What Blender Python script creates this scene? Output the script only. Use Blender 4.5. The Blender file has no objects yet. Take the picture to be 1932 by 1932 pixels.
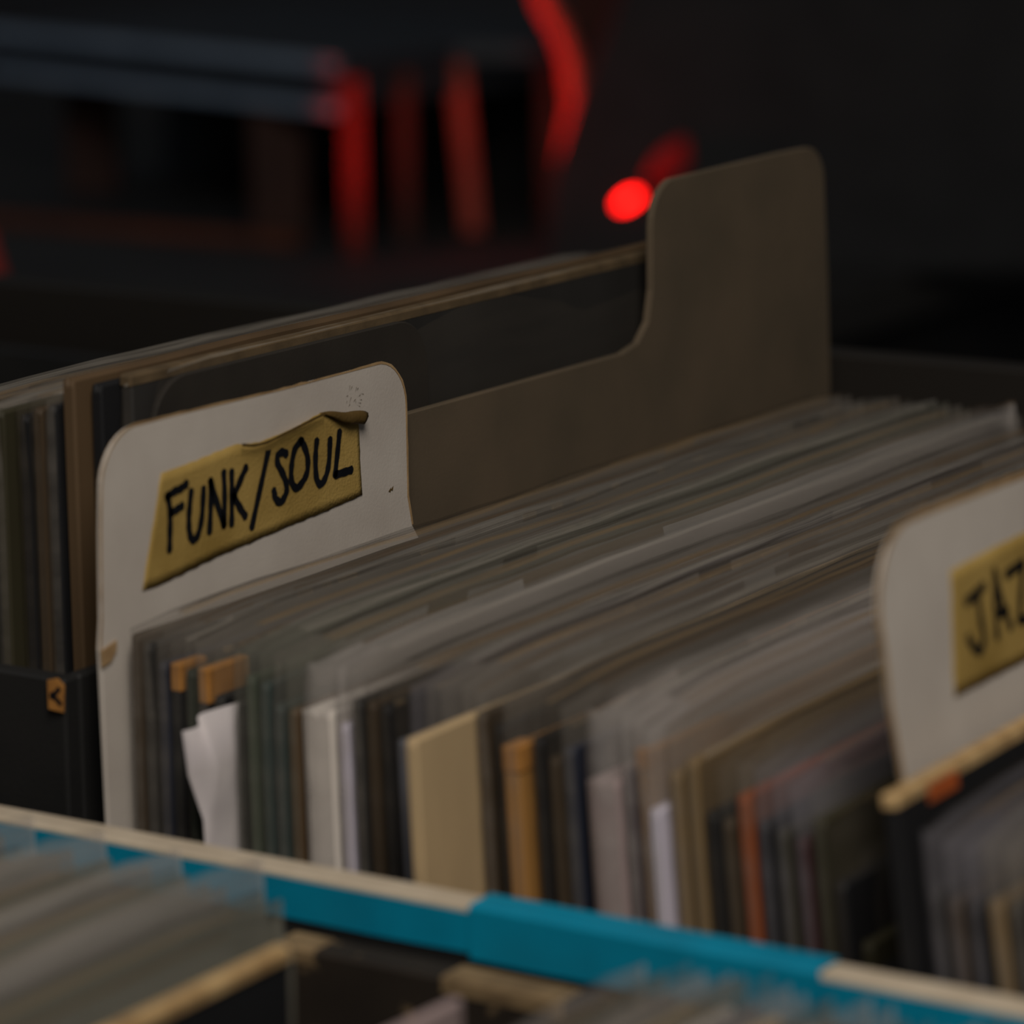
import bpy, bmesh, math, random
from mathutils import Vector, Matrix, noise
R = math.radians
sc = bpy.context.scene
col = sc.collection
T = 1.10            # height of the record tops above the floor
# ------------------------------------------------------------------ camera
fw = Vector((-0.5242, 0.8261, -0.2069)).normalized()
az, pitch, roll = 0.5654291653806224, 0.20837124721023115, -0.010754497463409155
fw = Vector((-math.sin(az)*math.cos(pitch), math.cos(az)*math.cos(pitch), -math.sin(pitch)))
rt = Vector((math.cos(az), math.sin(az), 0)); up = rt.cross(fw)
rt2 = rt*math.cos(roll)+up*math.sin(roll); up2 = -rt*math.sin(roll)+up*math.cos(roll)
cd = bpy.data.cameras.new('camera'); cam = bpy.data.objects.new('camera', cd); col.objects.link(cam)
M = Matrix((rt2, up2, -fw)).transposed().to_4x4()
M.translation = Vector((0.4492265652518325, -0.5592750894696745, T+0.17227980960744288))
cam.matrix_world = M
cd.sensor_width = 36; cd.lens = 6697.918*36/1932; cd.clip_start = .02; cd.clip_end = 50
cd.dof.use_dof = True; cd.dof.focus_distance = .815; cd.dof.aperture_fstop = 10.2
sc.camera = cam
# ------------------------------------------------------------------ world, light, exposure
w = bpy.data.worlds.new('world'); sc.world = w; w.use_nodes = True
w.node_tree.nodes['Background'].inputs[0].default_value = (.93, .97, 1.0, 1)
w.node_tree.nodes['Background'].inputs[1].default_value = .055
sc.view_settings.view_transform = 'Standard'; sc.view_settings.look = 'None'
sc.view_settings.exposure = 0; sc.view_settings.gamma = 1; sc.view_settings.use_curve_mapping = False
sc.cycles.transparent_max_bounces = 48
sc.cycles.max_bounces = 6
def lamp(name, kind, loc, energy, color, target=None, **k):
    l = bpy.data.lights.new(name, kind); l.energy = energy; l.color = color
    for a, b in k.items(): setattr(l, a, b)
    o = bpy.data.objects.new(name, l); col.objects.link(o); o.location = loc
    if target is not None: o.rotation_euler = (Vector(target)-Vector(loc)).to_track_quat('-Z', 'Y').to_euler()
    return o
lamp('ceiling_light', 'AREA', (.50, -.50, T+.75), 6.5, (1.0, .93, .84), (.08, 0, T), shape='RECTANGLE', size=.35, size_y=.5)
lamp('cool_room_light', 'AREA', (-1.6, .3, T+1.0), 1.2, (.55, .75, 1.0), (-1.0, 1.25, T), size=.4)
lamp('red_stage_light', 'SPOT', (-.865, 1.05, T-.085), 3.8, (1.0, .010, .004), (-.705, 1.32, T-.035), spot_size=R(50), spot_blend=.8, shadow_soft_size=.02)
# ------------------------------------------------------------------ materials
def lin(c):
    return tuple((v/12.92 if v <= .04045 else ((v+.055)/1.055)**2.4) for v in [x/255 for x in c])+(1,)
MATS = {}
def nt(name):
    m = bpy.data.materials.new(name); m.use_nodes = True
    return m, m.node_tree, m.node_tree.nodes, m.node_tree.links, m.node_tree.nodes['Principled BSDF']
def board(name, c, c2=None, rough=.75, scale=60, bump=.15, spec=.25, stretch=(1, 1, 1), wear=None, wsize=.5):
    """paper, card, wood: two tones through noise, fine relief, optional worn-through tone in patches"""
    if name in MATS: return MATS[name]
    m, t, N, L, b = nt(name)
    c2 = c2 or tuple(v*.78 for v in c)
    tc = N.new('ShaderNodeTexCoord'); mp = N.new('ShaderNodeMapping'); mp.inputs['Scale'].default_value = stretch
    L.new(tc.outputs['Object'], mp.inputs[0])
    n = N.new('ShaderNodeTexNoise'); n.inputs['Scale'].default_value = scale; n.inputs['Detail'].default_value = 6
    L.new(mp.outputs[0], n.inputs['Vector'])
    mx = N.new('ShaderNodeMix'); mx.data_type = 'RGBA'; mx.inputs['A'].default_value = lin(c); mx.inputs['B'].default_value = lin(c2)
    rp = N.new('ShaderNodeMapRange'); rp.inputs[1].default_value = .35; rp.inputs[2].default_value = .7
    L.new(n.outputs[0], rp.inputs[0]); L.new(rp.outputs[0], mx.inputs['Factor'])
    out = mx.outputs['Result']
    if wear:
        n2 = N.new('ShaderNodeTexNoise'); n2.inputs['Scale'].default_value = 90; n2.inputs['Detail'].default_value = 8
        L.new(tc.outputs['Object'], n2.inputs['Vector'])
        r2 = N.new('ShaderNodeMapRange'); r2.inputs[1].default_value = wsize; r2.inputs[2].default_value = wsize+.06
        L.new(n2.outputs[0], r2.inputs[0])
        m2 = N.new('ShaderNodeMix'); m2.data_type = 'RGBA'; m2.inputs['B'].default_value = lin(wear)
        L.new(out, m2.inputs['A']); L.new(r2.outputs[0], m2.inputs['Factor']); out = m2.outputs['Result']
    L.new(out, b.inputs['Base Color'])
    n3 = N.new('ShaderNodeTexNoise'); n3.inputs['Scale'].default_value = 1400; L.new(tc.outputs['Object'], n3.inputs['Vector'])
    bp = N.new('ShaderNodeBump'); bp.inputs['Strength'].default_value = bump; bp.inputs['Distance'].default_value = .0003
    L.new(n3.outputs[0], bp.inputs['Height']); L.new(bp.outputs[0], b.inputs['Normal'])
    b.inputs['Roughness'].default_value = rough; b.inputs['Specular IOR Level'].default_value = spec
    MATS[name] = m; return m
def plastic(name, c, op, rough=.32):
    """thin polythene: streaky, partly see-through, softly shiny"""
    if name in MATS: return MATS[name]
    m, t, N, L, b = nt(name)
    tc = N.new('ShaderNodeTexCoord'); mp = N.new('ShaderNodeMapping'); mp.inputs['Scale'].default_value = (6, .8, 6)
    L.new(tc.outputs['Object'], mp.inputs[0])
    n = N.new('ShaderNodeTexNoise'); n.inputs['Scale'].default_value = 28; n.inputs['Detail'].default_value = 5
    L.new(mp.outputs[0], n.inputs['Vector'])
    rp = N.new('ShaderNodeMapRange'); rp.inputs[1].default_value = .3; rp.inputs[2].default_value = .72
    rp.inputs[3].default_value = min(.9, op*.9); rp.inputs[4].default_value = min(.97, op*2.1)
    L.new(n.outputs[0], rp.inputs[0])
    b.inputs['Base Color'].default_value = lin(c); b.inputs['Roughness'].default_value = rough
    b.inputs['Specular IOR Level'].default_value = .35
    tr = N.new('ShaderNodeBsdfTransparent'); mx = N.new('ShaderNodeMixShader')
    L.new(rp.outputs[0], mx.inputs[0]); L.new(tr.outputs[0], mx.inputs[1]); L.new(b.outputs[0], mx.inputs[2])
    L.new(mx.outputs[0], N['Material Output'].inputs['Surface'])
    MATS[name] = m; return m
def emit(name, c, s):
    m, t, N, L, b = nt(name)
    b.inputs['Emission Color'].default_value = c; b.inputs['Emission Strength'].default_value = s
    b.inputs['Base Color'].default_value = c; return m
card_white = board('white_card', (205, 196, 186), (192, 182, 172), .8, 40)
card_edge = board('raw_card_edge', (178, 148, 108), (150, 120, 84), .9, 120)
card_grey = board('grey_brown_card', (102, 88, 71), (90, 79, 64), .85, 30)
masking = board('masking_tape', (180, 150, 84), (154, 126, 64), .6, 55, .5, .35)
masking_dark = board('tape_back_and_shadow', (98, 76, 38), (70, 54, 28), .6, 60, .4)
ink = board('black_marker_ink', (22, 24, 30), (14, 15, 20), .45, 100)
black_paint = board('black_painted_wood', (40, 39, 38), (32, 32, 32), .6, 30, .3)
cap_white = board('bare_white_edge', (205, 190, 168), (188, 172, 150), .7, 80, .3)
blue_tape = board('blue_painters_tape', (0, 138, 172), (0, 126, 158), .55, 70, .4)
worn_wood = board('worn_black_wood', (52, 44, 36), (38, 32, 27), .7, 30, .3, wear=(120, 100, 74), wsize=.60)
COL = dict(black=(30, 30, 32), charcoal=(52, 50, 48), navy=(42, 46, 60), dark_green=(52, 58, 48), green=(76, 84, 70),
    teal=(58, 72, 70), dark_brown=(72, 58, 42), brown=(96, 76, 54), white=(236, 226, 216), lavender_white=(226, 218, 234),
    dark_grey=(66, 64, 62), grey_blue=(98, 100, 110), cream=(208, 180, 138), tan=(180, 130, 70), lavender=(168, 148, 146),
    purple=(72, 56, 66), khaki=(136, 112, 78), orange=(156, 74, 22), dark_red=(92, 42, 34), olive=(58, 54, 38), dark_wine=(66, 40, 40))
WORDS = dict(white='white', charcoal='charcoal')
def cmat(k): return board('jacket_'+k, COL[k], tuple(v*.8 for v in COL[k]), .6, 25, .1, .3, stretch=(1, 1, .25))
worn_tan = board('worn_orange_card', (176, 122, 60), (136, 92, 44), .85, 90)
PL = dict(clear=plastic('clear_polythene', (150, 144, 134), .06), hazy=plastic('hazy_polythene', (156, 148, 138), .11),
          milky=plastic('milky_polythene', (190, 182, 176), .19), green=plastic('greenish_polythene', (138, 136, 124), .12),
          frosted=plastic('frosted_polythene', (128, 126, 114), .30),
          dim=plastic('dim_polythene', (104, 96, 86), .10), blue=plastic('bluish_polythene', (150, 146, 152), .12))
RIM = [plastic('pale_rim', (190, 182, 170), .20), plastic('brown_rim', (120, 98, 74), .2), plastic('dark_rim', (60, 54, 48), .22), plastic('grey_rim', (150, 146, 140), .2), plastic('tan_rim', (170, 142, 104), .2)]
# ------------------------------------------------------------------ helpers
def link(name, me, mat=None, parent=None, smooth=False):
    o = bpy.data.objects.new(name, me); col.objects.link(o)
    if mat: me.materials.append(mat)
    if parent: o.parent = parent
    if smooth:
        for f in me.polygons: f.use_smooth = True
    return o
def from_bm(name, bm, mat=None, parent=None, smooth=False):
    me = bpy.data.meshes.new(name); bm.to_mesh(me); bm.free(); return link(name, me, mat, parent, smooth)
def tag(o, label=None, cat=None, group=None, kind=None):
    for k, v in (('label', label), ('category', cat), ('group', group), ('kind', kind)):
        if v: o[k] = v
    return o
def root(name, loc, label, cat, group=None, rot=(0, 0, 0)):
    o = bpy.data.objects.new(name, None); o.empty_display_size = .02; col.objects.link(o)
    o.location = loc; o.rotation_euler = rot; return tag(o, label, cat, group)
def box_bm(x0, x1, y0, y1, z0, z1, bev=.0, seg=1, bm=None):
    b2 = bmesh.new()
    r = bmesh.ops.create_cube(b2, size=1)
    for v in b2.verts:
        v.co = Vector(((x0+x1)/2+v.co.x*(x1-x0), (y0+y1)/2+v.co.y*(y1-y0), (z0+z1)/2+v.co.z*(z1-z0)))
    if bev: bmesh.ops.bevel(b2, geom=b2.edges[:], offset=bev, segments=seg, affect='EDGES')
    if bm is None: return b2
    me = bpy.data.meshes.new('tmp'); b2.to_mesh(me); b2.free(); bm.from_mesh(me); bpy.data.meshes.remove(me)
    return bm
def plate(outline, x, t, bev=.0003):
    """a card cut to an outline of (y, z) points, thickness t along x"""
    bm = bmesh.new()
    vs = [bm.verts.new((x, y, z)) for y, z in outline]
    f = bm.faces.new(vs)
    r = bmesh.ops.extrude_face_region(bm, geom=[f])
    for v in [e for e in r['geom'] if isinstance(e, bmesh.types.BMVert)]: v.co.x += t
    bmesh.ops.recalc_face_normals(bm, faces=bm.faces[:])
    if bev: bmesh.ops.bevel(bm, geom=[e for e in bm.edges if len(e.link_faces) == 2 and e.calc_face_angle(0) > .8], offset=bev, segments=1, affect='EDGES')
    return bm
def arc(cy, cz, r, a0, a1, n=8):
    return [(cy+r*math.cos(R(a0+(a1-a0)*i/n)), cz+r*math.sin(R(a0+(a1-a0)*i/n))) for i in range(n+1)]
def cat(pts, n=4):
    """smooth polyline through points"""
    if len(pts) < 3:
        (a, b), (c, d) = pts[0], pts[-1]
        return [(a+(c-a)*i/3, b+(d-b)*i/3) for i in range(4)]
    P = [pts[0]]+list(pts)+[pts[-1]]; out = []
    for i in range(1, len(P)-2):
        p0, p1, p2, p3 = P[i-1:i+3]
        for k in range(n):
            t = k/n
            out.append(tuple(.5*((2*p1[j])+(-p0[j]+p2[j])*t+(2*p0[j]-5*p1[j]+4*p2[j]-p3[j])*t*t+(-p0[j]+3*p1[j]-3*p2[j]+p3[j])*t**3) for j in (0, 1)))
    out.append(pts[-1]); return out
def strokes_bm(strokes, width, xf, seed=1):
    """hand-drawn marker strokes as thin raised ribbons with round ends; xf(y,z)->x of the surface"""
    bm = bmesh.new(); rnd = random.Random(seed)
    for s in strokes:
        p = cat([(a/1000, b/1000) for a, b in s])
        L_, R_ = [], []
        n = len(p)
        # round caps
        def d(i):
            a, b = p[max(0, i-1)], p[min(n-1, i+1)]
            v = Vector((b[0]-a[0], b[1]-a[1])); return v.normalized() if v.length else Vector((1, 0))
        seq = []
        t0 = d(0); t1 = d(n-1)
        for k in (0.0, .5, .8): seq.append((Vector(p[0])-t0*width/2*(1-k)*.9, t0, math.sqrt(max(0, 1-(1-k)**2))+.05))
        for i in range(n): seq.append((Vector(p[i]), d(i), 1+.10*math.sin(i*1.7+rnd.random())))
        for k in (.8, .5, 0.0): seq.append((Vector(p[-1])+t1*width/2*(1-k)*.9, t1, math.sqrt(max(0, 1-(1-k)**2))+.05))
        prev = None
        for c, t, f in seq:
            nrm = Vector((-t.y, t.x))*width/2*f
            a, b = c+nrm, c-nrm
            va = bm.verts.new((xf(a.x, a.y), a.x, a.y)); vb = bm.verts.new((xf(b.x, b.y), b.x, b.y))
            if prev: bm.faces.new((prev[0], va, vb, prev[1]))
            prev = (va, vb)
    bmesh.ops.recalc_face_normals(bm, faces=bm.faces[:])
    return bm
def lerp_poly(pts, u):
    """point at parameter u (0..1) along x-ordered polyline, by index distance"""
    L = [0]
    for a, b in zip(pts, pts[1:]): L.append(L[-1]+math.dist(a, b))
    t = u*L[-1]
    for i in range(len(pts)-1):
        if t <= L[i+1]+1e-9:
            k = (t-L[i])/(L[i+1]-L[i]) if L[i+1] > L[i] else 0
            return (pts[i][0]+(pts[i+1][0]-pts[i][0])*k, pts[i][1]+(pts[i+1][1]-pts[i][1])*k)
    return pts[-1]
# ------------------------------------------------------------------ the setting
def setting(name, bm, mat): return tag(from_bm(name, bm, mat), kind='structure')
dark_wall = board('dark_wall_paint', (96, 96, 99), (88, 88, 92), .9, 3)
setting('floor', box_bm(-4.5, 2.5, -2.0, 3.6, -.05, 0), board('dark_floor_boards', (48, 42, 38), (36, 32, 30), .6, 8, stretch=(1, .1, 1)))
setting('wall_back', box_bm(-4.5, 2.5, 3.6, 3.7, 0, 2.9), dark_wall)
setting('wall_left', box_bm(-4.6, -4.5, -2.0, 3.6, 0, 2.9), dark_wall)
# ------------------------------------------------------------------ tables and bins
BASE = T-.330       # inner floor of the bins
def table(name, x0, x1, y0, y1, ztop, label, mat, legs=4):
    t = root(name, ((x0+x1)/2, (y0+y1)/2, 0), label, 'table')
    hx, hy = (x1-x0)/2, (y1-y0)/2
    from_bm('table_top', box_bm(-hx, hx, -hy, hy, ztop-.03, ztop, .002), mat, t)
    for sx in (-1, 1):
        for sy in (-1, 1):
            cx, cy = sx*(hx-.05), sy*(hy-.05)
            from_bm('leg', box_bm(cx-.025, cx+.025, cy-.025, cy+.025, 0, ztop-.03, .002), mat, t)
    return t
table('display_table', -.62, .75, -.95, .45, BASE-.012, 'black wooden table carrying the record bins', black_paint)
# main bin
mb = root('record_bin', (0, 0, BASE-.012), 'black wooden record bin with blue tape along its pale front rim', 'bin')
zb = -(BASE-.012)    # local z helper
def bz(z): return T+z-(BASE-.012)
from_bm('bottom_panel', box_bm(-.55, .60, -.024, .366, 0, .012), black_paint, mb)
from_bm('front_panel', box_bm(-.55, .60, -.031, -.0245, 0, bz(-.0385), .0004), black_paint, mb)
from_bm('front_rim', box_bm(-.55, .60, -.0312, -.0243, bz(-.0385), bz(-.036), .0006), cap_white, mb)
from_bm('back_panel', box_bm(-.55, .60, .367, .379, 0, bz(0), .0008), board('dark_brown_wood', (40, 36, 32), (33, 30, 27), .6, 20, stretch=(.2, 1, 1)), mb)
for x in (-.556, .594): from_bm('side_panel', box_bm(x, x+.006+.006*0, -.024, .366, 0, bz(-.04)), black_paint, mb)
# tape strip on the outer face, slightly wavy lower edge
def tape_strip(x0, x1, top, bot, name, wob=.0008, n=60, seed=3):
    bm = bmesh.new(); prev = None
    for i in range(n+1):
        x = x0+(x1-x0)*i/n
        zt = bz(top)+wob*.4*noise.noise(Vector((x*40, seed, 0))); zl = bz(bot)+wob*noise.noise(Vector((x*25, seed+5, 0)))
        y = -.0316-.0001*math.sin(i)
        c = [bm.verts.new((x, y, zt)), bm.verts.new((x, y, zl)), bm.verts.new((x, y+.0002, zt)), bm.verts.new((x, y+.0002, zl))]
        if prev:
            bm.faces.new((prev[0], prev[1], c[1], c[0])); bm.faces.new((prev[2], c[2], c[3], prev[3]))
            bm.faces.new((prev[0], c[0], c[2], prev[2])); bm.faces.new((prev[1], prev[3], c[3], c[1]))
        prev = c
    return from_bm(name, bm, blue_tape, mb)
tape_strip(-.10, .45, -.0372, -.0452, 'blue_tape')
def tape_wrap(x0, x1):
    """tape folded over the top of the rim"""
    bm = bmesh.new(); prof = [(-.0319, bz(-.046)), (-.0318, bz(-.0362)), (-.0312, bz(-.0355)), (-.0243, bz(-.0355)), (-.0238, bz(-.0362)), (-.0238, bz(-.041))]
    n = 24; rows = []
    for i in range(n+1):
        x = x0+(x1-x0)*i/n
        rows.append([bm.verts.new((x+(.0012*noise.noise(Vector((j*.9, x0*50, 0))) if i in (0, n) else 0), y, z+.0001*noise.noise(Vector((x*80, j, 2))))) for j, (y, z) in enumerate(prof)])
    for a, b in zip(rows, rows[1:]):
        for j in range(len(prof)-1): bm.faces.new((a[j], a[j+1], b[j+1], b[j]))
    o = from_bm('tape_wrap', bm, blue_tape, mb)
    s = o.modifiers.new('s', 'SOLIDIFY'); s.thickness = .0002
tape_wrap(.104, .158); tape_wrap(.1555, .177)
# ------------------------------------------------------------------ dividers
def tape_label(parent, top, bot, left, right, xs, strokes, ink_w, name='tape', lift=None, seed=1, curl=False):
    n, m = 60, 10
    top = [(a/1000, b/1000) for a, b in top]; bot = [(a/1000, b/1000) for a, b in bot]
    bm = bmesh.new(); g = []
    for i in range(n+1):
        u = i/n; a = lerp_poly(top, u); b = lerp_poly(bot, u); r = []
        for j in range(m+1):
            v = j/m; y = a[0]+(b[0]-a[0])*v; z = a[1]+(b[1]-a[1])*v
            if i in (0, n): y += .0005*noise.noise(Vector((j*1.3, seed, i)))
            z += .00025*noise.noise(Vector((i*.55, seed+3, 0))) if j in (0, m) else 0
            lf = (lift(u)*max(0, 1-v*5)**1.5 if lift else 0)+.00012*max(0, v-.9)*10*(.6+.6*noise.noise(Vector((i*.3, 9, 0))))
            r.append(bm.verts.new((xs+.0002+lf+.00004*noise.noise(Vector((y*400, z*400, 0))), y, z)))
        g.append(r)
    for i in range(n):
        for j in range(m): bm.faces.new((g[i][j], g[i][j+1], g[i+1][j+1], g[i+1][j]))
    bmesh.ops.recalc_face_normals(bm, faces=bm.faces[:])
    if bm.faces[0].normal.x < 0:
        for f in bm.faces: f.normal_flip()
    o = from_bm(name, bm, masking, parent, True)
    s = o.modifiers.new('s', 'SOLIDIFY'); s.thickness = .00012; s.offset = -1
    from_bm('lettering', strokes_bm(strokes, ink_w, lambda y, z: xs+.00040, seed), ink, o)
    return o
FUNK = [[(17.61, 22.35), (18.18, 19.0), (17.99, 15.24), (17.6, 10.83)], [(17.18, 22.29), (20.02, 22.99), (21.98, 23.18), (24.2, 23.88)], [(18.72, 18.63), (20.47, 18.98), (22.45, 19.43)], [(25.64, 21.99), (24.79, 18.05), (24.49, 14.56), (24.95, 12.28), (26.01, 11.39), (27.6, 12.33), (29.1, 15.89), (29.95, 21.76)], [(31.59, 12.12), (32.31, 18.04), (32.45, 23.1)], [(32.44, 22.83), (34.33, 18.23), (36.76, 12.53)], [(36.76, 12.53), (37.26, 18.52), (37.2, 24.05)], [(39.47, 12.3), (39.8, 17.79), (39.98, 23.71)], [(45.21, 23.76), (43.29, 21.6), (40.41, 18.09)], [(40.63, 18.05), (42.34, 15.66), (44.51, 13.03)], [(53.64, 26.51), (50.54, 19.2), (46.69, 10.24)], [(60.11, 24.15), (58.48, 24.85), (56.82, 24.29), (56.75, 22.61), (58.75, 19.73), (59.83, 17.27), (59.51, 15.35), (57.57, 13.86), (55.73, 14.9), (55.1, 16.85)], [(65.65, 26.18), (63.2, 24.61), (61.88, 21.16), (61.74, 17.78), (63.43, 15.92), (65.76, 16.79), (67.77, 19.0), (67.9, 22.4), (66.34, 25.5), (65.65, 26.18)], [(71.62, 25.19), (71.01, 21.87), (71.08, 17.28), (72.45, 15.17), (74.44, 16.12), (76.02, 19.29), (76.71, 24.63)], [(80.43, 25.73), (79.54, 21.56), (78.36, 16.29)], [(78.61, 16.25), (81.82, 16.26), (84.8, 16.32)]]
FT = [(15.94, 27.49), (25.49, 28.0), (35.26, 28.78), (42.49, 29.35), (47.01, 28.6), (51.61, 28.6), (57.23, 29.2), (63.4, 29.9), (69.17, 30.7), (73.54, 31.28), (78.34, 29.6), (84.18, 27.6), (88.16, 26.78)]
FB = [(8.33, 3.87), (12.6, 3.81), (23.5, 4.89), (34.67, 6.14), (46.09, 6.85), (60.16, 7.85), (69.77, 8.34), (79.58, 8.99), (89.09, 9.74)]
JAZZ = [[(26.74, 18.98), (30.44, 19.59), (34.62, 20.47)], [(31.53, 19.2), (31.97, 14.45), (32.23, 10.59), (29.86, 9.02), (27.14, 10.82), (25.96, 12.45)], [(38.13, 10.02), (38.8, 16.15), (39.87, 22.2)], [(39.87, 22.2), (41.59, 15.92), (44.35, 10.44)], [(39.13, 14.16), (43.52, 13.78)], [(44.75, 20.53), (48.13, 20.91), (52.42, 21.48)], [(52.42, 21.48), (50.23, 15.91), (48.22, 11.04)], [(48.22, 11.04), (52.27, 10.54), (57.41, 10.89)]]
JAZZ += [[(a+14, b+.5) for a, b in s] for s in JAZZ[5:]]
# white FUNK/SOUL divider: body inside the bin, rounded tab standing up at its near end
x_f = -.0032
def funk_outline(z0):
    o = [(.314, z0), (.314, -.012), (.310, -.008), (.120, -.0075), (.1125, -.0050), (.1095, -.0010), (.1078, .006), (.1078, .014)]
    o += arc(.0965, .0275, .0112, 0, 93, 9)
    o += [(.06, .0385), (.020, .0390)]
    o += arc(.0085, .0268, .0122, 85, 180, 9)
    o += [(-.0043, .018), (-.0050, 0), (-.0058, -.006), (-.0050, -.05), (-.0050, z0)]
    return o
# note: the outline is (y, z) with z relative to the record tops
fd = root('divider_card', (x_f, 0, BASE), 'white divider card with a rounded tab, hand-lettered FUNK/SOUL on masking tape', 'divider')
from_bm('card', plate([(y, z+T-BASE) for y, z in funk_outline(-.330)], -.0006, .0012, .0002), card_white, fd)
def edge_ribbon(pts, parent, x0, t, mat, sz=1):
    """worn raw edge following the outline of a card"""
    bm = bmesh.new(); prev = None; n = len(pts)
    for i, (y, z) in enumerate(pts):
        a = pts[max(0, i-1)]; b = pts[min(n-1, i+1)]
        d = Vector((b[0]-a[0], b[1]-a[1])).normalized(); nn = Vector((d.y, -d.x))
        k = sz*(.0006+.0004*noise.noise(Vector((y*300, z*300, 0))))
        q = [(x0-.00005, y+nn.x*.00012, z+nn.y*.00012), (x0+t+.00008, y+nn.x*.00012, z+nn.y*.00012), (x0+t+.00008, y-nn.x*k, z-nn.y*k)]
        c = [bm.verts.new(v) for v in q]
        if prev:
            bm.faces.new((prev[0], prev[1], c[1], c[0])); bm.faces.new((prev[1], prev[2], c[2], c[1]))
        prev = c
    bmesh.ops.recalc_face_normals(bm, faces=bm.faces[:])
    return from_bm('worn_edge', bm, mat, parent)
def dens(pts, st=.003):
    out = []
    for a, b in zip(pts, pts[1:]):
        n = max(1, int(math.dist(a, b)/st))
        out += [(a[0]+(b[0]-a[0])*i/n, a[1]+(b[1]-a[1])*i/n) for i in range(n)]
    return out+[pts[-1]]
eo = [(y, z+T-BASE) for y, z in funk_outline(-.330)][5:-2]
edge_ribbon(dens(list(reversed(eo))), fd, -.0006, .0012, card_edge, .7)
fz = T-BASE
sh = lambda L: [(a, b+fz*1000) for a, b in L]
def flift(u): return .0011*math.exp(-((u-.62)/.16)**2)
tl = tape_label(fd, sh(FT), sh(FB), None, None, .0006, [sh(s) for s in FUNK], .00185, 'masking_tape', flift, 4)
# the curled-over corner of the tape: a small tapering roll
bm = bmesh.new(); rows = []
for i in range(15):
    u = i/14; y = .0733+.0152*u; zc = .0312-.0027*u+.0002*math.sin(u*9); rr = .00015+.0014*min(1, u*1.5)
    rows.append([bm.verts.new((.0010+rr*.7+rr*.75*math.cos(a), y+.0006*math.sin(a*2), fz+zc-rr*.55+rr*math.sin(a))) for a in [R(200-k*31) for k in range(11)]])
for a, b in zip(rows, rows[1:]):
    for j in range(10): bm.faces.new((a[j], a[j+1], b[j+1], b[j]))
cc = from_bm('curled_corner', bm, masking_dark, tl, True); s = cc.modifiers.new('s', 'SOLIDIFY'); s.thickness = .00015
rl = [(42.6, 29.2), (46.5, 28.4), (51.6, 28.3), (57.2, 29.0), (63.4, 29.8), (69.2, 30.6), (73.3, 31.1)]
from_bm('rolled_edge_shadow', strokes_bm([sh(rl)], .00062, lambda y, z: .0022, 2), masking_dark, tl)  # dark ribbon along the rolled edge: shadow line of the lifted tape, as colour
from_bm('worn_corner', plate([(-.0062, fz-.0060), (-.0060, fz-.0095), (-.0030, fz-.0088), (-.0012, fz-.0068), (-.0010, fz-.0048)], .0007, .0004, 0), card_edge, fd)
# torn paper fibres and a small nick on the card
bm = bmesh.new()
rnd = random.Random(5)
for k in range(16):
    y = .0835+.006*rnd.random(); z = fz+.0305+.004*rnd.random(); l = .0006+.0010*rnd.random(); a = rnd.uniform(-.5, 1.2)
    bm.faces.new([bm.verts.new((.00075, y, z)), bm.verts.new((.00075, y+l*math.cos(a), z+l*math.sin(a))), bm.verts.new((.00075, y+l*math.cos(a)-.0001, z+l*math.sin(a)+.00016))])
for y, z in ((.0997, .0086), (.1006, .0088)): bm.faces.new([bm.verts.new((.00075, y, fz+z)), bm.verts.new((.00075, y+.0012, fz+z+.0008)), bm.verts.new((.00075, y+.0009, fz+z-.0003))])
tag(from_bm('scuff_marks', bm, masking_dark, fd), kind='stuff')
# big grey-brown divider with its tall tab at the far end
bo = [(.006, -.330), (.006, .018)] + arc(.0115, .0183, .0055, 180, 92, 5) + [(.12, .0238), (.214, .0236)]
bo += [(.2222, .0252), (.2275, .0300), (.2295, .038)] + arc(.2415, .0540, .0120, 180, 100, 6) + [(.300, .0668)] + arc(.3155, .0565, .0102, 88, 5, 6)
bo += [(.3285, .030), (.3305, 0), (.3310, -.330)]
gd = root('divider_card', (-.0085, 0, BASE), 'grey-brown divider board with a tall rounded tab at its far end', 'divider')
from_bm('card', plate([(y, z+fz) for y, z in reversed(bo)], -.001, .002, .0003), card_grey, gd)
# JAZZ divider, leaning
LJ = R(7.5)
jr = root('divider_card', (.1797+.324*math.sin(LJ), 0, BASE), 'white divider card with a rounded tab, hand-lettered JAZZ on masking tape', 'divider', rot=(0, -LJ, 0))
jz = .324*math.cos(LJ)*1.0/math.cos(LJ)      # distance along the leaning card from its foot to the z = -.006 level
def jo(z0):
    o = [(.312, z0), (.312, -.004), (.116, -.002), (.108, .002), (.106, .010)]
    o += arc(.093, .0245, .0120, 0, 92, 8)+[(.0145, .0377)]
    o += arc(.0085, .0222, .0155, 84, 180, 10)+[(-.0066, .0176), (-.0065, .006), (-.0050, -.0059), (-.0046, -.03), (-.0046, z0)]
    return o
J0 = T-.006-BASE
jd = J0/math.cos(LJ)
o = [(y, (z+.006 if z > -.2 else z)+jd) for y, z in jo(-.2)]
o = [(y, (z if z > .15 else 0.0)) for y, z in o]
from_bm('card', plate(o, -.0006, .0012, .0002), card_white, jr)
edge_ribbon(dens(list(reversed(o[5:-1]))), jr, -.0006, .0012, card_edge, 2.2)
jx = jr.location.x
jsh = lambda L: [(a, b+(jd+.006)*1000) for a, b in L]
tape_label(jr, jsh([(22.0, 25.9), (40, 26.5), (55, 26.8), (80, 27.6)]), jsh([(18.2, 2.87), (35, 2.9), (49.14, 2.9), (80, 3.3)]), None, None, .0006, [jsh(s) for s in JAZZ], .0019, 'masking_tape', None, 8)
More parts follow.
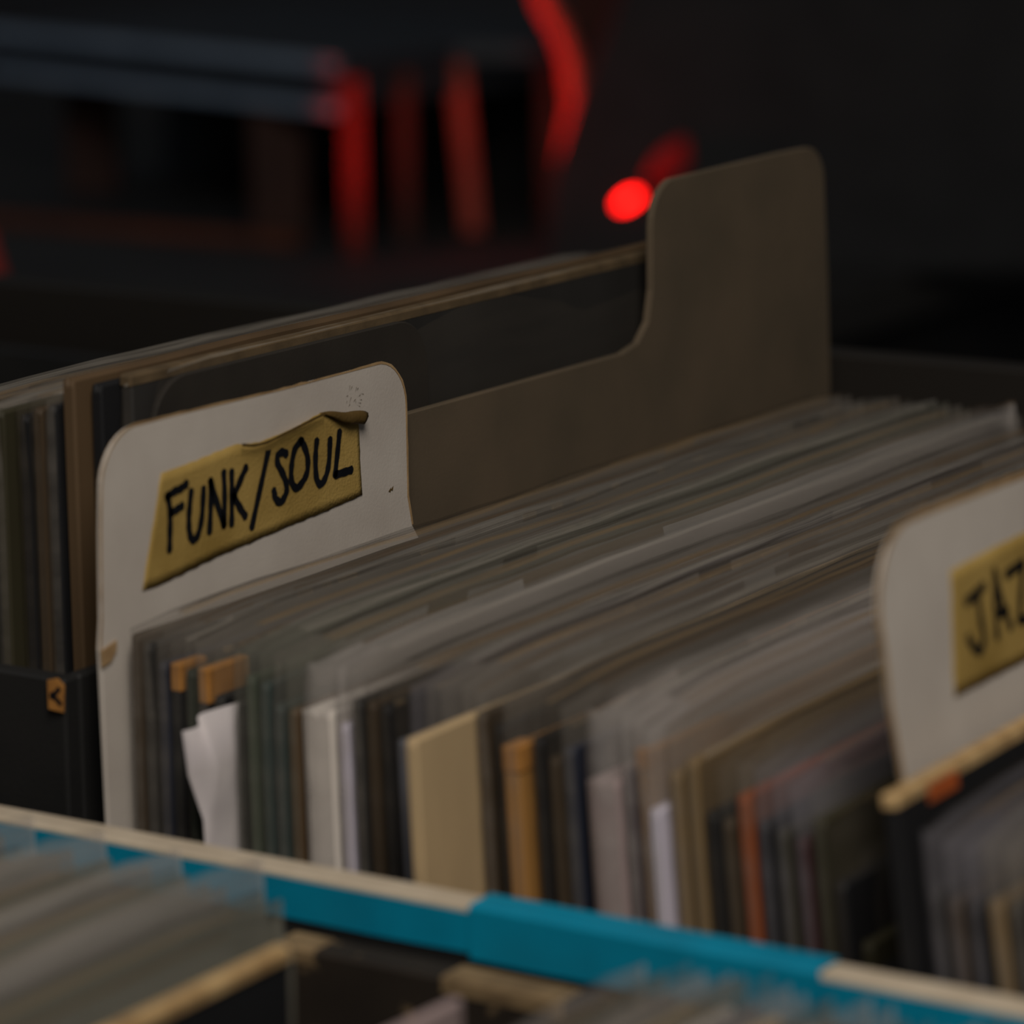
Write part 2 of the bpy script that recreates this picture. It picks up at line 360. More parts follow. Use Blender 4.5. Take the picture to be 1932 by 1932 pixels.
# ------------------------------------------------------------------ records
def lean_of(x): return R(7.5)*max(0, x/.18)**1.25 if x > 0 else 0
def sleeve_mesh(t, y0, y1, h, seed, wav=1.0):
    """open-topped polythene pocket: two wavy sheets joined at front, back and bottom"""
    rnd = random.Random(seed); bm = bmesh.new(); ny = 22; zs = [0, h*.5, h*.88, h-.020, h-.013, h-.007, h-.003, h-.0008, h]
    ph, ph2 = rnd.uniform(0, 50), rnd.uniform(0, 50); flop = rnd.uniform(-.0012, .0008)*wav
    sh_ = []
    for s in (-1, 1):
        g = []
        for i in range(ny+1):
            u = i/ny; y = y0+(y1-y0)*u; r = []
            for z in zs:
                top = max(0, (z-(h-.02))/.02)
                dz = top*(.0009*noise.noise(Vector((y*14, ph, s))) + .0005*noise.noise(Vector((y*45, ph2, s)))) * wav
                cr = top*top*.0022*(max(0, 1-u*9)**2+max(0, 1-(1-u)*9)**2)
                x = s*(t/2+.0002)*(1-.55*top*top)+top*(flop+.0011*wav*noise.noise(Vector((y*11, ph, 4)))+.0003*s*noise.noise(Vector((y*35, ph2, 9))))
                if i in (0, ny): x = x*.6
                r.append(bm.verts.new((x, y, z+dz-cr)))
            g.append(r)
        sh_.append(g)
        for a, b in zip(g, g[1:]):
            for j in range(len(zs)-1): bm.faces.new((a[j], a[j+1], b[j+1], b[j]) if s > 0 else (b[j], b[j+1], a[j+1], a[j]))
    nv0 = len(bm.faces)
    A, B = sh_
    for i in (0, ny):
        for j in range(len(zs)-1): bm.faces.new((A[i][j], A[i][j+1], B[i][j+1], B[i][j]))
    me = bpy.data.meshes.new('outer_sleeve'); bm.to_mesh(me); bm.free()
    for f in me.polygons:
        f.use_smooth = True
        if min(me.vertices[v].co.z for v in f.vertices) > h-.0026: f.material_index = 1
    return me
def jacket_mesh(t, y0, y1, h, seed):
    """cardboard jacket: two covers round a rounded spine, mouth seam recessed along the top"""
    bm = bmesh.new(); n = 10; c = min(.0006, t*.3)
    rnd = random.Random(seed); ph = rnd.uniform(0, 99)
    prof = []
    for z, k in ((0, .5), (c, 1), (h*.5, 1), (h-c, 1), (h, .62), (h+.0001, .3), (h-c*1.2, .0)):
        prof.append((k*t/2, z))
    full = [(x, z) for x, z in prof]+[(-x, z) for x, z in reversed(prof[:-1])]
    rows = []
    for i in range(n+1):
        u = i/n; y = y0+(y1-y0)*u; k = .72 if i in (0, n) else 1
        yy = y
        rows.append([bm.verts.new((x*k+.0004*noise.noise(Vector((y*9, ph, z*4)))*(z/h), yy, z+(.0006*noise.noise(Vector((y*22, ph, 7))) if z > h*.9 else 0)-(.0012 if i in (0, n) and z > h*.9 else 0))) for x, z in full])
    m = len(full)
    rows.insert(1, None); y = y0+.0006
    rows[1] = [bm.verts.new((x+.0004*noise.noise(Vector((y*9, ph, z*4)))*(z/h), y, z)) for x, z in full]
    for a, b in zip(rows, rows[1:]):
        for j in range(m): bm.faces.new((a[j], a[(j+1) % m], b[(j+1) % m], b[j]))
    bm.faces.new(rows[0]); bm.faces.new(list(reversed(rows[-1])))
    bmesh.ops.recalc_face_normals(bm, faces=bm.faces[:])
    me = bpy.data.meshes.new('jacket'); bm.to_mesh(me); bm.free(); return me
ORD = ['', 'first', 'second', 'third', 'fourth', 'fifth', 'sixth', 'seventh', 'eighth', 'ninth', 'tenth', 'eleventh', 'twelfth', 'thirteenth', 'fourteenth', 'fifteenth', 'sixteenth', 'seventeenth', 'eighteenth', 'nineteenth', 'twentieth']
ORD += ['twenty-'+o for o in ORD[1:10]]+['thirtieth']+['thirty-'+o for o in ORD[1:10]]+['fortieth']
seedc = [100]
def record(xtop, ztop, color, label, group, t=.0028, y0=.0, length=.315, jh=.315, plast='hazy', edge=False, rag=False, lean=None, jdrop=.0135, ys=None, sl=.318, worn=None, zbase=None, rotz=0, name='vinyl_record'):
    """a jacketed LP standing on edge: sleeve top reaches (xtop, ztop); local frame at its foot"""
    seedc[0] += 1; sd = seedc[0]
    lean = lean_of(xtop) if lean is None else lean
    zb_ = BASE if zbase is None else zbase
    H = (T+ztop-zb_)/math.cos(lean)
    r = root(name, (xtop+H*math.sin(lean), 0, zb_+.0003), label, 'record', group, rot=(0, -lean, rotz))
    link('jacket', jacket_mesh(t, y0, y0+length, H-jdrop, sd), cmat(color), r)
    if plast: link('outer_sleeve', sleeve_mesh(t, y0-.0015 if ys is None else ys, y0+sl, H, sd), PL[plast], r).data.materials.append(RIM[sd*7 % 5])
    if rag:
        # frayed pale fibres along the top edge
        rn = random.Random(sd); bm = bmesh.new(); y = y0+.002
        while y < y0+length-.004:
            l = rn.uniform(.001, .009)
            if rn.random() < .5: box_bm(t/2-.0006, t/2+.0001, y, y+l, H-jdrop-.0003-rn.random()*.0004, H-jdrop+.0002+rn.random()*.0004, 0, 1, bm)
            y += l+rn.uniform(0, .006)
        tag(from_bm('frayed_edge', bm, board('frayed_card', (140, 120, 92), (90, 74, 54), .9, 150), r), kind='stuff')
    if edge:
        bm = box_bm(-t/2-.0002, t/2+.0002, y0-.0004, y0+length, H-jdrop-.0022, H-jdrop+.0008, .0006); from_bm('worn_top_edge', bm, board('worn_top_card' if edge is True else 'dull_top_card', (196, 164, 116) if edge is True else edge, (150, 118, 78) if edge is True else None, .9, 150), r)
        if edge is True:
         bm = box_bm(t/2-.0001, t/2+.0004, y0+.012, y0+.024, H-jdrop-.0040, H-jdrop-.0006, .0002); from_bm('orange_scuff', bm, board('orange_scuff', (176, 84, 34), (150, 80, 40), .9, 150), r)
    if worn:
        bm = box_bm(-t/2-.00012, t/2+.00012, y0-.0003, y0+worn, H-jdrop-.0030-worn*.3, H-jdrop+.0003, .0004)
        from_bm('worn_corner', bm, worn_tan, r)
    return r
G = 'sleeved records filling the bin between the FUNK/SOUL and JAZZ cards'
# (x mm, thickness mm, colour, sleeve, options, anchor word when this one becomes the landmark)
main = [
 (1.9, 2.6, 'dark_brown', 'hazy', dict(sl=.3165, jdrop=.0035), None),
 (5.3, 2.6, 'charcoal', 'hazy', dict(jdrop=.0050, rag=True), None),
 (8.7, 2.6, 'navy', 'hazy', dict(dz=-.001, jdrop=.0075), None),
 (12.2, 2.6, 'black', 'clear', dict(worn=.009, dz=-.0005, jdrop=.008, rag=True), None),
 (15.7, 2.6, 'dark_green', 'clear', dict(jdrop=.009), None),
 (19.3, 2.6, 'black', 'hazy', dict(worn=.014, sl=.3195, dz=.0005, jdrop=.009), None),
 (22.8, 2.6, 'black', 'clear', {}, None),
 (28.2, 1.8, 'charcoal', 'green', {}, 'the crumpled paper'),
 (31.0, 2.6, 'green', 'green', dict(dz=.001, jdrop=.009), None),
 (34.4, 2.6, 'teal', 'green', dict(dz=.001, jdrop=.010), None),
 (37.8, 2.6, 'teal', 'hazy', dict(sl=.3195, dz=.0005), None),
 (41.2, 2.4, 'brown', 'green', {}, None),
 (47.4, 8.2, 'white', 'milky', dict(sl=.332, jdrop=.0125), 'the white box'),
 (53.6, 2.2, 'lavender_white', 'milky', dict(jdrop=.0145), None),
 (57.0, 2.6, 'charcoal', 'hazy', dict(jdrop=.009), None),
 (60.5, 2.6, 'dark_brown', 'dim', dict(dz=-.002, jdrop=.007), None),
 (64.0, 2.8, 'black', 'dim', dict(dz=-.003, jdrop=.006, rag=True), None),
 (67.5, 2.6, 'grey_blue', 'dim', dict(dz=-.002), None),
 (71.1, 2.6, 'black', 'blue', dict(dz=-.001), None),
 (74.8, 2.8, 'charcoal', 'hazy', {}, None),
 (78.5, 2.8, 'black', 'hazy', {}, None),
 (83.1, 2.6, 'cream', 'hazy', dict(y0=-.0202, length=.31, ys=-.0005, sl=.338, jdrop=.0085, dz=.0005), 'the cream jacket'),
 (86.7, 2.6, 'dark_brown', 'hazy', dict(jdrop=.007), None),
 (90.2, 2.6, 'black', 'dim', dict(jdrop=.009), None),
 (94.6, 4.0, 'tan', 'hazy', dict(y0=-.003, worn=.007, jdrop=.012), 'the tan jacket'),
 (98.9, 2.6, 'black', 'dim', dict(jdrop=.010, rag=True), None),
 (102.3, 2.6, 'dark_brown', 'dim', {}, None),
 (105.8, 2.8, 'navy', 'hazy', dict(jdrop=.011), None),
 (113.0, 8.0, 'lavender', 'milky', dict(jdrop=.016), 'the mauve box'),
 (118.9, 2.2, 'purple', 'milky', dict(dz=.0005), None),
 (122.0, 2.4, 'tan', 'milky', dict(worn=.003, jdrop=.009), None),
 (125.4, 2.4, 'lavender_white', 'milky', dict(jdrop=.019, y0=-.003), 'the bright white jacket'),
 (129.0, 2.8, 'khaki', 'hazy', dict(dz=-.001, jdrop=.011), None),
 (132.6, 2.8, 'khaki', 'clear', dict(dz=-.002, jdrop=.007), None),
 (136.5, 2.8, 'black', 'dim', dict(dz=-.005), None),
 (140.0, 2.6, 'dark_brown', 'clear', dict(dz=-.006), None),
 (143.7, 3.0, 'orange', 'hazy', dict(dz=-.005, jdrop=.009), 'the orange spine'),
 (147.5, 2.8, 'black', 'blue', dict(dz=-.005), None),
 (151.3, 2.8, 'olive', 'blue', dict(dz=-.006), None),
 (155.3, 2.8, 'dark_wine', 'blue', dict(dz=-.007), None),
 (159.2, 2.8, 'olive', 'clear', dict(dz=-.008, jdrop=.008), None),
 (163.0, 2.8, 'black', 'dim', dict(dz=-.014), None),
 (166.8, 2.8, 'olive', None, dict(dz=-.026, y0=.004), None),
 (170.6, 2.8, 'black', None, dict(dz=-.030, y0=.002), None)]
SLW = dict(milky='a milky sleeve', clear='a clear sleeve', hazy='a hazy sleeve', dim='a dull sleeve', green='a greenish sleeve', blue='a bluish sleeve')
anchor, cnt = 'the FUNK/SOUL card', 0
for (x, t, c, pl, o, an) in main:
    cw = c.replace('_', ' ')
    x /= 1000; dz = o.pop('dz', 0)-.0035*(x/.18)
    cnt += 1
    if an:
        lab = {'the crumpled paper': 'charcoal record in greenish polythene just right of the crumpled white paper',
               'the white box': 'wide white boxed record under milky polythene, right of the green records',
               'the cream jacket': 'cream cardboard jacket jutting forward of its row, broad pale face showing',
               'the tan jacket': 'tan jacket with a worn orange corner standing among black ones',
               'the mauve box': 'wide mauve-grey boxed record under milky polythene',
               'the bright white jacket': 'narrow bright white jacket standing lower than the tan one beside it',
               'the orange spine': 'record with an orange-red spine among black ones'}[an]
        anchor, cnt = an, 0
    else:
        lab = f"{cw} record {('in '+SLW[pl]) if pl else 'without a sleeve'}, {ORD[cnt]} right of {anchor}"
    record(x, dz, c, lab, G, t=t/1000, plast=pl, **o)
# right of the JAZZ card
after = [(185.6, 3.0, 'black', None, dict(y0=-.0225, jdrop=0, dz=-.0055+.0035, length=.315, edge=True), 'tan-edged cardboard jacket jutting forward in front of the JAZZ card'),
 (190.0, 2.6, 'charcoal', 'blue', dict(dz=-.006), None), (193.8, 2.8, 'dark_brown', 'blue', dict(dz=-.007), None),
 (197.6, 2.6, 'black', 'blue', dict(dz=-.007), None), (201.6, 2.8, 'khaki', 'hazy', dict(dz=-.006), None), (205.6, 2.8, 'charcoal', 'hazy', dict(dz=-.006), None),
 (209.6, 2.8, 'black', 'blue', dict(dz=-.006), None), (213.8, 2.8, 'tan', 'hazy', dict(dz=-.006), None), (218.0, 2.8, 'black', 'hazy', dict(dz=-.006), None), (222.2, 2.8, 'charcoal', 'blue', dict(dz=-.006), None)]
for k, (x, t, c, pl, o, lab) in enumerate(after):
    dz = o.pop('dz', 0)-.0035
    if k: o.setdefault('y0', -.017)
    lab = lab or f"{c.replace('_', ' ')} record in {SLW[pl]}, {ORD[k]} right of the tan-edged JAZZ-side jacket"
    record(x/1000, dz, c, lab, 'sleeved records right of the JAZZ card', t=t/1000, plast=pl, **o)
# red-orange sticker patch on the top of the tan-edged jacket is part of its wear
# crumpled white inner sleeve poking out beside the green records
bm = bmesh.new(); n, m = 14, 40; g = []
for j in range(m+1):
    v = j/m; z = -.330+.0015+(.3050)*v; r = []
    k = max(0, (v-.86)/.14)
    for i in range(n+1):
        u = i/n
        yl = -.0098*min(1, k*4)*(1-.12*math.sin(k*3.1))-.0030*k**8
        y = yl*(1-u)+.0*u+.10*u*(u > .5)*(u-.5)*2
        zz = z+(k**3)*(.0026*min(1, u*2)+.0055)
        crumple = .0024*noise.noise(Vector((u*3, v*46, 2)))+.0012*math.sin(u*9+v*95)
        x = .0262-.0002+(crumple if k > 0 else 0)*min(1, k*3)*max(0, 1-max(0, y)/.01)-.0035*k*k*max(0, 1-u*2)
        r.append(bm.verts.new((x, y, zz+.330)))
    g.append(r)
for a, b in zip(g, g[1:]):
    for i in range(n): bm.faces.new((a[i], a[i+1], b[i+1], b[i]))
ps = tag(from_bm('paper_sleeve', bm, board('crumpled_white_paper', (214, 206, 204), (200, 192, 194), .8, 60), None, True), 'crumpled white paper inner sleeve poking out between two records', 'paper sleeve')
s = ps.modifiers.new('s', 'SOLIDIFY'); s.thickness = .00025
ps.location = (0, 0, BASE)
# ------------------------------------------------------------------ raised crate at the left
cr = root('record_crate', (-.2, .18, BASE), 'black wooden crate raised behind the FUNK/SOUL card, dark records in it', 'crate')
def cz(z): return T+z-BASE
from_bm('front_panel', box_bm(-.20, .1875, -.186, -.181, 0, cz(-.0135), .0006), black_paint, cr)
from_bm('back_panel', box_bm(-.20, .1875, .170, .176, 0, cz(-.02), .0006), black_paint, cr)
from_bm('side_panel', box_bm(.184, .1875, -.181, .170, 0, cz(-.0135), .0006), black_paint, cr)
from_bm('side_panel', box_bm(-.20, -.195, -.181, .170, 0, cz(-.0135), .0006), black_paint, cr)
from_bm('raised_floor', box_bm(-.195, .184, -.181, .170, cz(-.285), cz(-.275)), black_paint, cr)
# yellow hang tag on its corner
bm = plate([(-.0018, -.0062), (.0017, -.0068), (.0020, -.001), (.0005, .0005), (-.0018, 0)], 0, .0004, 0)
ht = tag(from_bm('hang_tag', bm, worn_tan), 'small yellow tag hanging on the crate corner left of the FUNK/SOUL card', 'tag')
ht.rotation_euler = (0, 0, R(-75)); ht.location = (-.0140, -.0068, T-.0135)
bm = bmesh.new()
for k, (a, b) in enumerate((((.0010, -.0015), (-.0012, -.0040)), ((-.0012, -.0026), (.0012, -.0052)))):
    d = Vector((b[0]-a[0], b[1]-a[1])).normalized()*.0005
    bm.faces.new([bm.verts.new((.00045, a[0]-d.y, a[1]+d.x)), bm.verts.new((.00045, a[0]+d.y, a[1]-d.x)), bm.verts.new((.00045, b[0]+d.y, b[1]-d.x)), bm.verts.new((.00045, b[0]-d.y, b[1]+d.x))])
from_bm('scribble', bm, ink, ht)
ZL = T-.275
GL = 'dark records in the raised crate behind the FUNK/SOUL card'
rnd = random.Random(11)
left = [(-15.4, 'brown', dict(y0=.022, dz=.0005), 'brown jacket nearest the grey-brown divider in the raised crate'),
 (-19.0, 'black', dict(y0=.030, dz=-.004), 'black jacket set back beside the brown one in the raised crate'),
 (-22.6, 'charcoal', dict(y0=.006, dz=-.002), None),
 ]
cols = ['black', 'dark_brown', 'black', 'olive', 'charcoal', 'black', 'dark_green', 'black', 'navy', 'charcoal']
record(-.0184, .0455, 'charcoal', 'dark jacket whose pale top edge shows just above the FUNK/SOUL card', GL, t=.003, y0=.0250, plast='dim', jdrop=.0008, lean=0, zbase=ZL, edge=(104, 86, 62))
bo2 = [(.300, .002), (.300, T+.005-ZL), (.137, T+.005-ZL), (.134, T+.008-ZL)] + arc(.122, T+.0320-ZL, .0120, 0, 90, 7) + [(.046, T+.0440-ZL)] + arc(.040, T+.0320-ZL, .0120, 90, 172, 7) + [(.0265, .2), (.0262, .002)]
kd = root('divider_card', (-.0146, 0, ZL), 'black divider card with a rounded corner, directly behind the FUNK/SOUL card', 'divider')
from_bm('card', plate(bo2, -.0008, .0016, .0003), board('black_card', (54, 49, 43), (44, 40, 36), .8, 30), kd)
record(-.0216, .0440, 'black', 'black jacket set back just left of the pale-topped one in the raised crate', GL, t=.0028, y0=.0187, plast=None, jdrop=0, lean=0, zbase=ZL)
record(-.0256, .0455, 'brown', 'brown-spined record in the raised crate, just left of the FUNK/SOUL card', GL, t=.0032, y0=.0145, plast=None, jdrop=0, lean=0, zbase=ZL)
x = -.0296
for k in range(15):
    c = cols[k % len(cols)]
    record(x, .0440-.00085*k+rnd.uniform(-.002, .0015), c, f"dark record in the raised crate, {ORD[k+1]} to the left of the brown-spined one", GL, t=.0026, y0=.012+rnd.uniform(-.004, .006)-.0*k,
           length=.29+rnd.uniform(0, .01), plast='dim' if k % 3 else 'hazy', jdrop=.004, lean=0, zbase=ZL, sl=.30)
    x -= .0036
x -= .004
for k in range(20):
    record(x, -.006+rnd.uniform(-.004, .003), 'black', f"black record sunk low in the raised crate, {ORD[k+1]} left of the taller ones", 'low black records in the raised crate', t=.0030, y0=.012,
           length=.29, jh=.25, plast=None, jdrop=0, lean=0, zbase=ZL)
    x -= .0040

# ------------------------------------------------------------------ the nearer bin, lower edge of the picture
fb = root('record_bin', (0, -.2, BASE-.012), 'dark worn wooden record bin nearest the camera, below the blue tape', 'bin')
def fzz(z): return T+z-(BASE-.012)
from_bm('bottom_panel', box_bm(-.40, .42, -.19, .157, 0, .0018), black_paint, fb)
from_bm('back_panel', box_bm(-.40, .42, .158, .1655, 0, fzz(-.0465), .0006), worn_wood, fb)
from_bm('front_panel', box_bm(-.40, .42, -.20, -.19, 0, fzz(-.060), .0006), black_paint, fb)
for xx in (-.406, .42): from_bm('side_panel', box_bm(xx, xx+.006, -.20, .1655, 0, fzz(-.055), .0006), black_paint, fb)
ZF = BASE-.010
rnd = random.Random(21)
def front(x, z, c, ye, lab, grp, t=.0027, pl='green', **o):
    record(x, z, c, lab, grp, t=t, y0=ye-.318, length=.313, sl=.318, plast=pl, lean=o.pop('lean', 0), zbase=ZF, **o)
x = -.052; k = 0
fc = ['charcoal', 'green', 'dark_grey', 'black', 'green', 'brown', 'charcoal', 'dark_green', 'grey_blue', 'dark_grey']
fp = ['frosted', 'frosted', 'milky', 'frosted', 'frosted', 'hazy', 'frosted', 'milky', 'green', 'frosted']
n_front = 40
while x < .073:
    long_ = k % 5 == 2
    ti = n_front-k
    lab = f"{fc[k % 10].replace('_', ' ')} record in the nearest bin, {ORD[ti]} left of the tan-edged jacket"
    front(x, -.029+rnd.uniform(-.002, .001)+(.0015 if long_ else -.0015), fc[k % 10], -.0500+(.0042 if long_ else -rnd.uniform(.0, .004)), lab, 'sleeved records at the left of the nearest bin', pl=fp[k % 10], jdrop=.010)
    x += .0037; k += 1
for j, (xx, ye, z) in enumerate(((.0760, -.053, -.031), (.0798, -.058, -.033), (.0836, -.062, -.034), (.0874, -.066, -.034), (.0912, -.071, -.036), (.0950, -.076, -.040))):
    front(xx, z, ['charcoal', 'brown', 'black', 'dark_green', 'dark_brown', 'black'][j], ye, f"{['charcoal', 'brown', 'black', 'dark green', 'dark brown', 'black'][j]} sleeved record in the nearest bin, {ORD[6-j]} left of the tan-edged jacket", 'sleeved records at the left of the nearest bin', pl='frosted' if j < 4 else 'dim', jdrop=.010)
front(.0990, -.0300, 'black', -.0780, 'jacket with a worn tan top edge across the nearest bin, bottom left', 'jackets in the nearest bin', t=.0030, pl=None, jdrop=0, edge=True)
for j in range(8):
    front(.1035+j*.0040, -.062-.002*rnd.random()-.001*j, ['black', 'dark_brown', 'black', 'dark_wine', 'black', 'black', 'dark_brown', 'black'][j], -.088-.004*rnd.random(),
          f"dark jacket sunk low in the nearest bin, {ORD[j+1]} right of the tan-edged one", 'jackets in the nearest bin', pl=None, jdrop=0)
front(.1372, -.0300, 'lavender', -.0815, 'dull pinkish jacket edge rising from the dark gap of the nearest bin', 'jackets in the nearest bin', t=.0030, pl=None, jdrop=0)
for j in range(3):
    front(.1415+j*.0040, -.050+.004*j, 'black', -.076+.004*j, f"black jacket in the nearest bin, {ORD[j+1]} right of the pinkish one", 'jackets in the nearest bin', pl=None, jdrop=0)
x = .1545
rc = ['charcoal', 'khaki', 'dark_grey', 'cream', 'charcoal', 'white', 'grey_blue', 'cream', 'dark_grey', 'white', 'khaki', 'charcoal', 'cream', 'dark_grey', 'white', 'khaki', 'charcoal', 'white']
for j in range(18):
    front(x, -.0290+rnd.uniform(-.0015, .001), rc[j], -.0535+rnd.uniform(-.002, .002), f"{rc[j].replace('_', ' ')} sleeved record at the right of the nearest bin, {ORD[j+1]} from its left end", 'sleeved records at the right of the nearest bin', pl=['milky', 'frosted', 'green', 'milky'][j % 4], jdrop=.005)
    x += .0039
# ------------------------------------------------------------------ the dark background
ZC = T-.130
ct = root('counter', (-1.2, 1.45, 0), 'long black counter in the dark background', 'counter')
from_bm('worktop', box_bm(-.75, .72, -.60, .60, ZC-.03, ZC, .002), board('black_laminate', (62, 60, 58), (54, 52, 51), .6, 10), ct)
from_bm('front_panel', box_bm(-.73, .70, -.57, -.55, 0, ZC-.03), black_paint, ct)
for xx in (-.73, .68): from_bm('side_panel', box_bm(xx, xx+.02, -.55, .57, 0, ZC-.03), black_paint, ct)
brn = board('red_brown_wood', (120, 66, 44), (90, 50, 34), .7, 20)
bt = tag(from_bm('wooden_batten', box_bm(-1.30, -.87, 1.262, 1.275, ZC, ZC+.008, .001), brn), 'low red-brown wooden batten lying along the background counter', 'batten')
grey_metal = board('grey_enamel', (58, 62, 68), (50, 54, 60), .5, 20, .1, .5)
metal_highlight = board('metal_trim_highlight', (150, 162, 176), (130, 142, 156), .4, 20, .1, .6)  # metal edge with its bluish highlight put into the colour
red_lit = board('red_light_tinted_slat', (205, 92, 76), (190, 82, 68), .8, 30)  # pale slats and tube: part of the red light is tinted into this colour
brown_slat = board('brown_wood_slat', (70, 46, 38), (60, 40, 34), .7, 30)
# raised shelf with a trimmed edge
C0 = Vector((-.823, 1.252)); U = Vector((-.946, .323)); V = Vector((.02, 1)).normalized()
rs = root('raised_shelf', (C0.x, C0.y, ZC), 'grey raised shelf with two metal edge strips in a painted highlight tone, dark slats under its side', 'shelf')
def slab(z0, z1, off, L1=.42, L2=.34):
    bm = bmesh.new(); a = -U*0-V*0
    p = [Vector((0, 0))-Vector((0, 1))*off, U*L1-Vector((0, 1))*off, U*L1+V*L2, V*L2]
    v0 = [bm.verts.new((q.x, q.y, z0)) for q in p]; v1 = [bm.verts.new((q.x, q.y, z1)) for q in p]
    bm.faces.new(list(reversed(v0))); bm.faces.new(v1)
    for i in range(4): bm.faces.new((v0[i], v0[(i+1) % 4], v1[(i+1) % 4], v1[i]))
    bmesh.ops.recalc_face_normals(bm, faces=bm.faces[:])
    return bm
from_bm('shelf_board', slab(.091, .121, 0), grey_metal, rs)
from_bm('top_edge_strip', slab(.1165, .1235, .003, .42, .0), metal_highlight, rs) if False else None
def strip(z0, z1, name):
    bm = bmesh.new(); n = Vector((-U.y, U.x)); n = n if n.y < 0 else -n
    p = [n*.0002, U*.42+n*.0002, U*.42+n*.004, n*.004]
    v0 = [bm.verts.new((q.x, q.y, z0)) for q in p]; v1 = [bm.verts.new((q.x, q.y, z1)) for q in p]
    bm.faces.new(v0); bm.faces.new(v1)
    for i in range(4): bm.faces.new((v0[i], v0[(i+1) % 4], v1[(i+1) % 4], v1[i]))
    bmesh.ops.recalc_face_normals(bm, faces=bm.faces[:])
    return from_bm(name, bm, metal_highlight, rs)
strip(.115, .123, 'edge_strip'); strip(.088, .095, 'edge_strip')
def rotbox(cx, cy, w, d, z0, z1, bev=.001):
    bm = box_bm(-w/2, w/2, -d/2, d/2, z0, z1, bev)
    bmesh.ops.rotate(bm, verts=bm.verts, matrix=Matrix.Rotation(math.atan2(.5339, .8455), 3, 'Z')); bmesh.ops.translate(bm, verts=bm.verts, vec=(cx, cy, 0)); return bm
from_bm('post', rotbox(-.086, .052, .036, .03, 0, .091), brown_slat, rs)
from_bm('post', rotbox(-.36, .20, .036, .03, 0, .091), brown_slat, rs)
from_bm('back_board', box_bm(-.40, -.02, .335, .342, 0, .091), black_paint, rs)
for i, (dx, dy, wd, mat) in enumerate(((.0095, .000, .013, board('dim_red_light_slat', (104, 46, 38), (92, 40, 34), .8, 30)), (.0105, .0555, .012, brown_slat), (.0105, .133, .013, red_lit), (.060, .150, .014, brown_slat))):  # first slat: weaker red light put into its darker colour
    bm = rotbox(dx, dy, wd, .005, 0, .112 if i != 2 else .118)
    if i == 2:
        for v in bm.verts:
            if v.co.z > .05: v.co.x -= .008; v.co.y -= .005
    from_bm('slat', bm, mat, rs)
bm = rotbox(.035, .145, .075, .006, .112, .124); from_bm('top_rail', bm, grey_metal, rs)
def tube(pts, r, name, mat, parent=None, res=10, rad=None):
    bm = bmesh.new(); rings = []
    n = len(pts)
    for i, p in enumerate(pts):
        p = Vector(p); d = (Vector(pts[min(n-1, i+1)])-Vector(pts[max(0, i-1)])).normalized()
        a = d.cross(Vector((0, 1, .1))).normalized(); b = d.cross(a); rr = rad[i] if rad else r
        rings.append([bm.verts.new(p+(a*math.cos(2*math.pi*k/res)+b*math.sin(2*math.pi*k/res))*rr) for k in range(res)])
    for q, w_ in zip(rings, rings[1:]):
        for k in range(res): bm.faces.new((q[k], q[(k+1) % res], w_[(k+1) % res], w_[k]))
    bm.faces.new(rings[0]); bm.faces.new(list(reversed(rings[-1])))
    bmesh.ops.recalc_face_normals(bm, faces=bm.faces[:])
    return from_bm(name, bm, mat, parent, True)
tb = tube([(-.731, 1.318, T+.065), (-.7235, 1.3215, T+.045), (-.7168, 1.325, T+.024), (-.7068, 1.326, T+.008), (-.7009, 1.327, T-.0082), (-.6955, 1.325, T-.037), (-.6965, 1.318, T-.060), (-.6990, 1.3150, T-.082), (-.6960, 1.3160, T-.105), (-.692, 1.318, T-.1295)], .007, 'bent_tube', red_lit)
tag(tb, 'curved pale tube with red light put into its colour, right of the slats', 'tube')
# dark red board leaning behind the bent tube
bm = plate([(-.03, 0), (.07, 0), (.07, .22), (-.03, .22)], 0, .006)
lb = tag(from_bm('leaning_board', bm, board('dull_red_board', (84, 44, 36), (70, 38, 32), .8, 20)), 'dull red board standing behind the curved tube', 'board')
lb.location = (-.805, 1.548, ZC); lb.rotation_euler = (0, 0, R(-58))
# big black case with a slanted side and its red lamp
bc = root('equipment_case', (-.6596, 1.232, ZC), 'large black equipment case with a slanted side carrying a red lamp', 'case')
Rv = Vector((.8455, .5339))
def case_bm():
    bm = bmesh.new(); pr = [(-.002, 0), (.0027, .056), (.0216, .110), (.0427, .162), (.078, .26), (.40, .26), (.40, 0)]
    f0 = [bm.verts.new((Rv.x*a, Rv.y*a, z)) for a, z in pr]; f1 = [bm.verts.new((Rv.x*a-.5339*.045, Rv.y*a+.8455*.045, z)) for a, z in pr]
    bm.faces.new(f0); bm.faces.new(f1)
    for i in range(len(pr)): bm.faces.new((f0[i], f0[(i+1) % len(pr)], f1[(i+1) % len(pr)], f1[i]))
    bmesh.ops.recalc_face_normals(bm, faces=bm.faces[:]); bmesh.ops.bevel(bm, geom=bm.edges[:], offset=.003, segments=2, affect='EDGES'); return bm
from_bm('case_body', case_bm(), board('black_case', (56, 56, 57), (50, 50, 51), .9, 30, .1, .1), bc)
L0 = Vector((-.6225, 1.2628, T-.084))
nv = Vector((.5339, -.8455, 0))
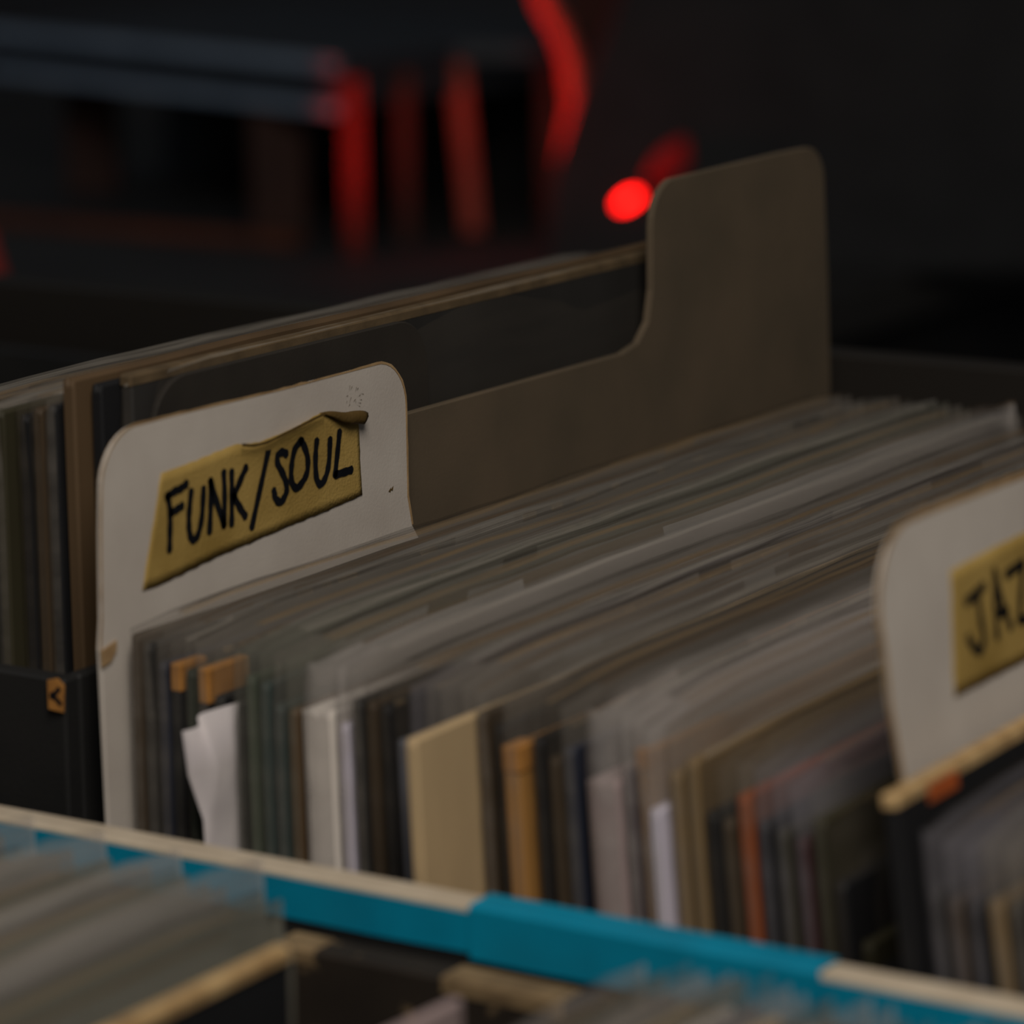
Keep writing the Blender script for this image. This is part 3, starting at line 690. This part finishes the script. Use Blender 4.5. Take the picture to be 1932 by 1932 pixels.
hd = tube([L0-Vector((Rv.x, Rv.y, 0))*.012+Vector((0, 0, -.010)), L0-Vector((Rv.x, Rv.y, 0))*.0+nv*-.002, L0+Vector((Rv.x, Rv.y, 0))*.004+Vector((0, 0, .003))], .003, 'lamp_bracket', black_paint, bc)
bm = bmesh.new(); bmesh.ops.create_uvsphere(bm, u_segments=16, v_segments=10, radius=.0052)
bmesh.ops.scale(bm, verts=bm.verts, vec=(1.7, 1, .8)); bmesh.ops.rotate(bm, verts=bm.verts, matrix=Matrix.Rotation(R(-32), 3, 'Y')); bmesh.ops.rotate(bm, verts=bm.verts, matrix=Matrix.Rotation(R(32), 3, 'Z'))
bmesh.ops.translate(bm, verts=bm.verts, vec=L0+nv*.004-Vector(bc.location))
lp = from_bm('red_lamp', bm, emit('red_glow', (1, .006, .004, 1), 9), bc, True)
hd.location = -Vector(bc.location)
# red flared shade beside the lamp
p0 = Vector((-.6120, 1.2710, T-.0740)); p1 = Vector((-.6000, 1.2830, T-.0570))
o = tube([p0-Vector(bc.location)+nv*.012, (p0+p1)/2-Vector(bc.location)+nv*.012, p1-Vector(bc.location)+nv*.012, p1+Vector((.003, .002, .009))-Vector(bc.location)+nv*.012], .008, 'lamp_shade', board('red_lacquer', (210, 30, 30), (170, 20, 22), .5, 20), bc, 12, [.006, .0095, .0085, .002])
# small cone at the left edge
bm = bmesh.new(); bmesh.ops.create_cone(bm, cap_ends=True, segments=20, radius1=.0200, radius2=.004, depth=.060); bmesh.ops.translate(bm, verts=bm.verts, vec=(0, 0, .03))
cn = tag(from_bm('cone_shade', bm, board('red_shade', (190, 60, 60), (170, 60, 30), .6, 20), None, True), 'dim red cone-shaped shade on the counter, at the left edge', 'shade')
cn.location = (-.800, .885, ZC)

for x0, x1 in ((.066, .076), (.104, .131), (.137, .150)):
    o = from_bm('worn_edge', box_bm(x0, x1, .1578, .1657, fzz(-.0500), fzz(-.0462), .0006), board('bare_worn_wood', (150, 126, 92), (96, 78, 56), .8, 90), fb)
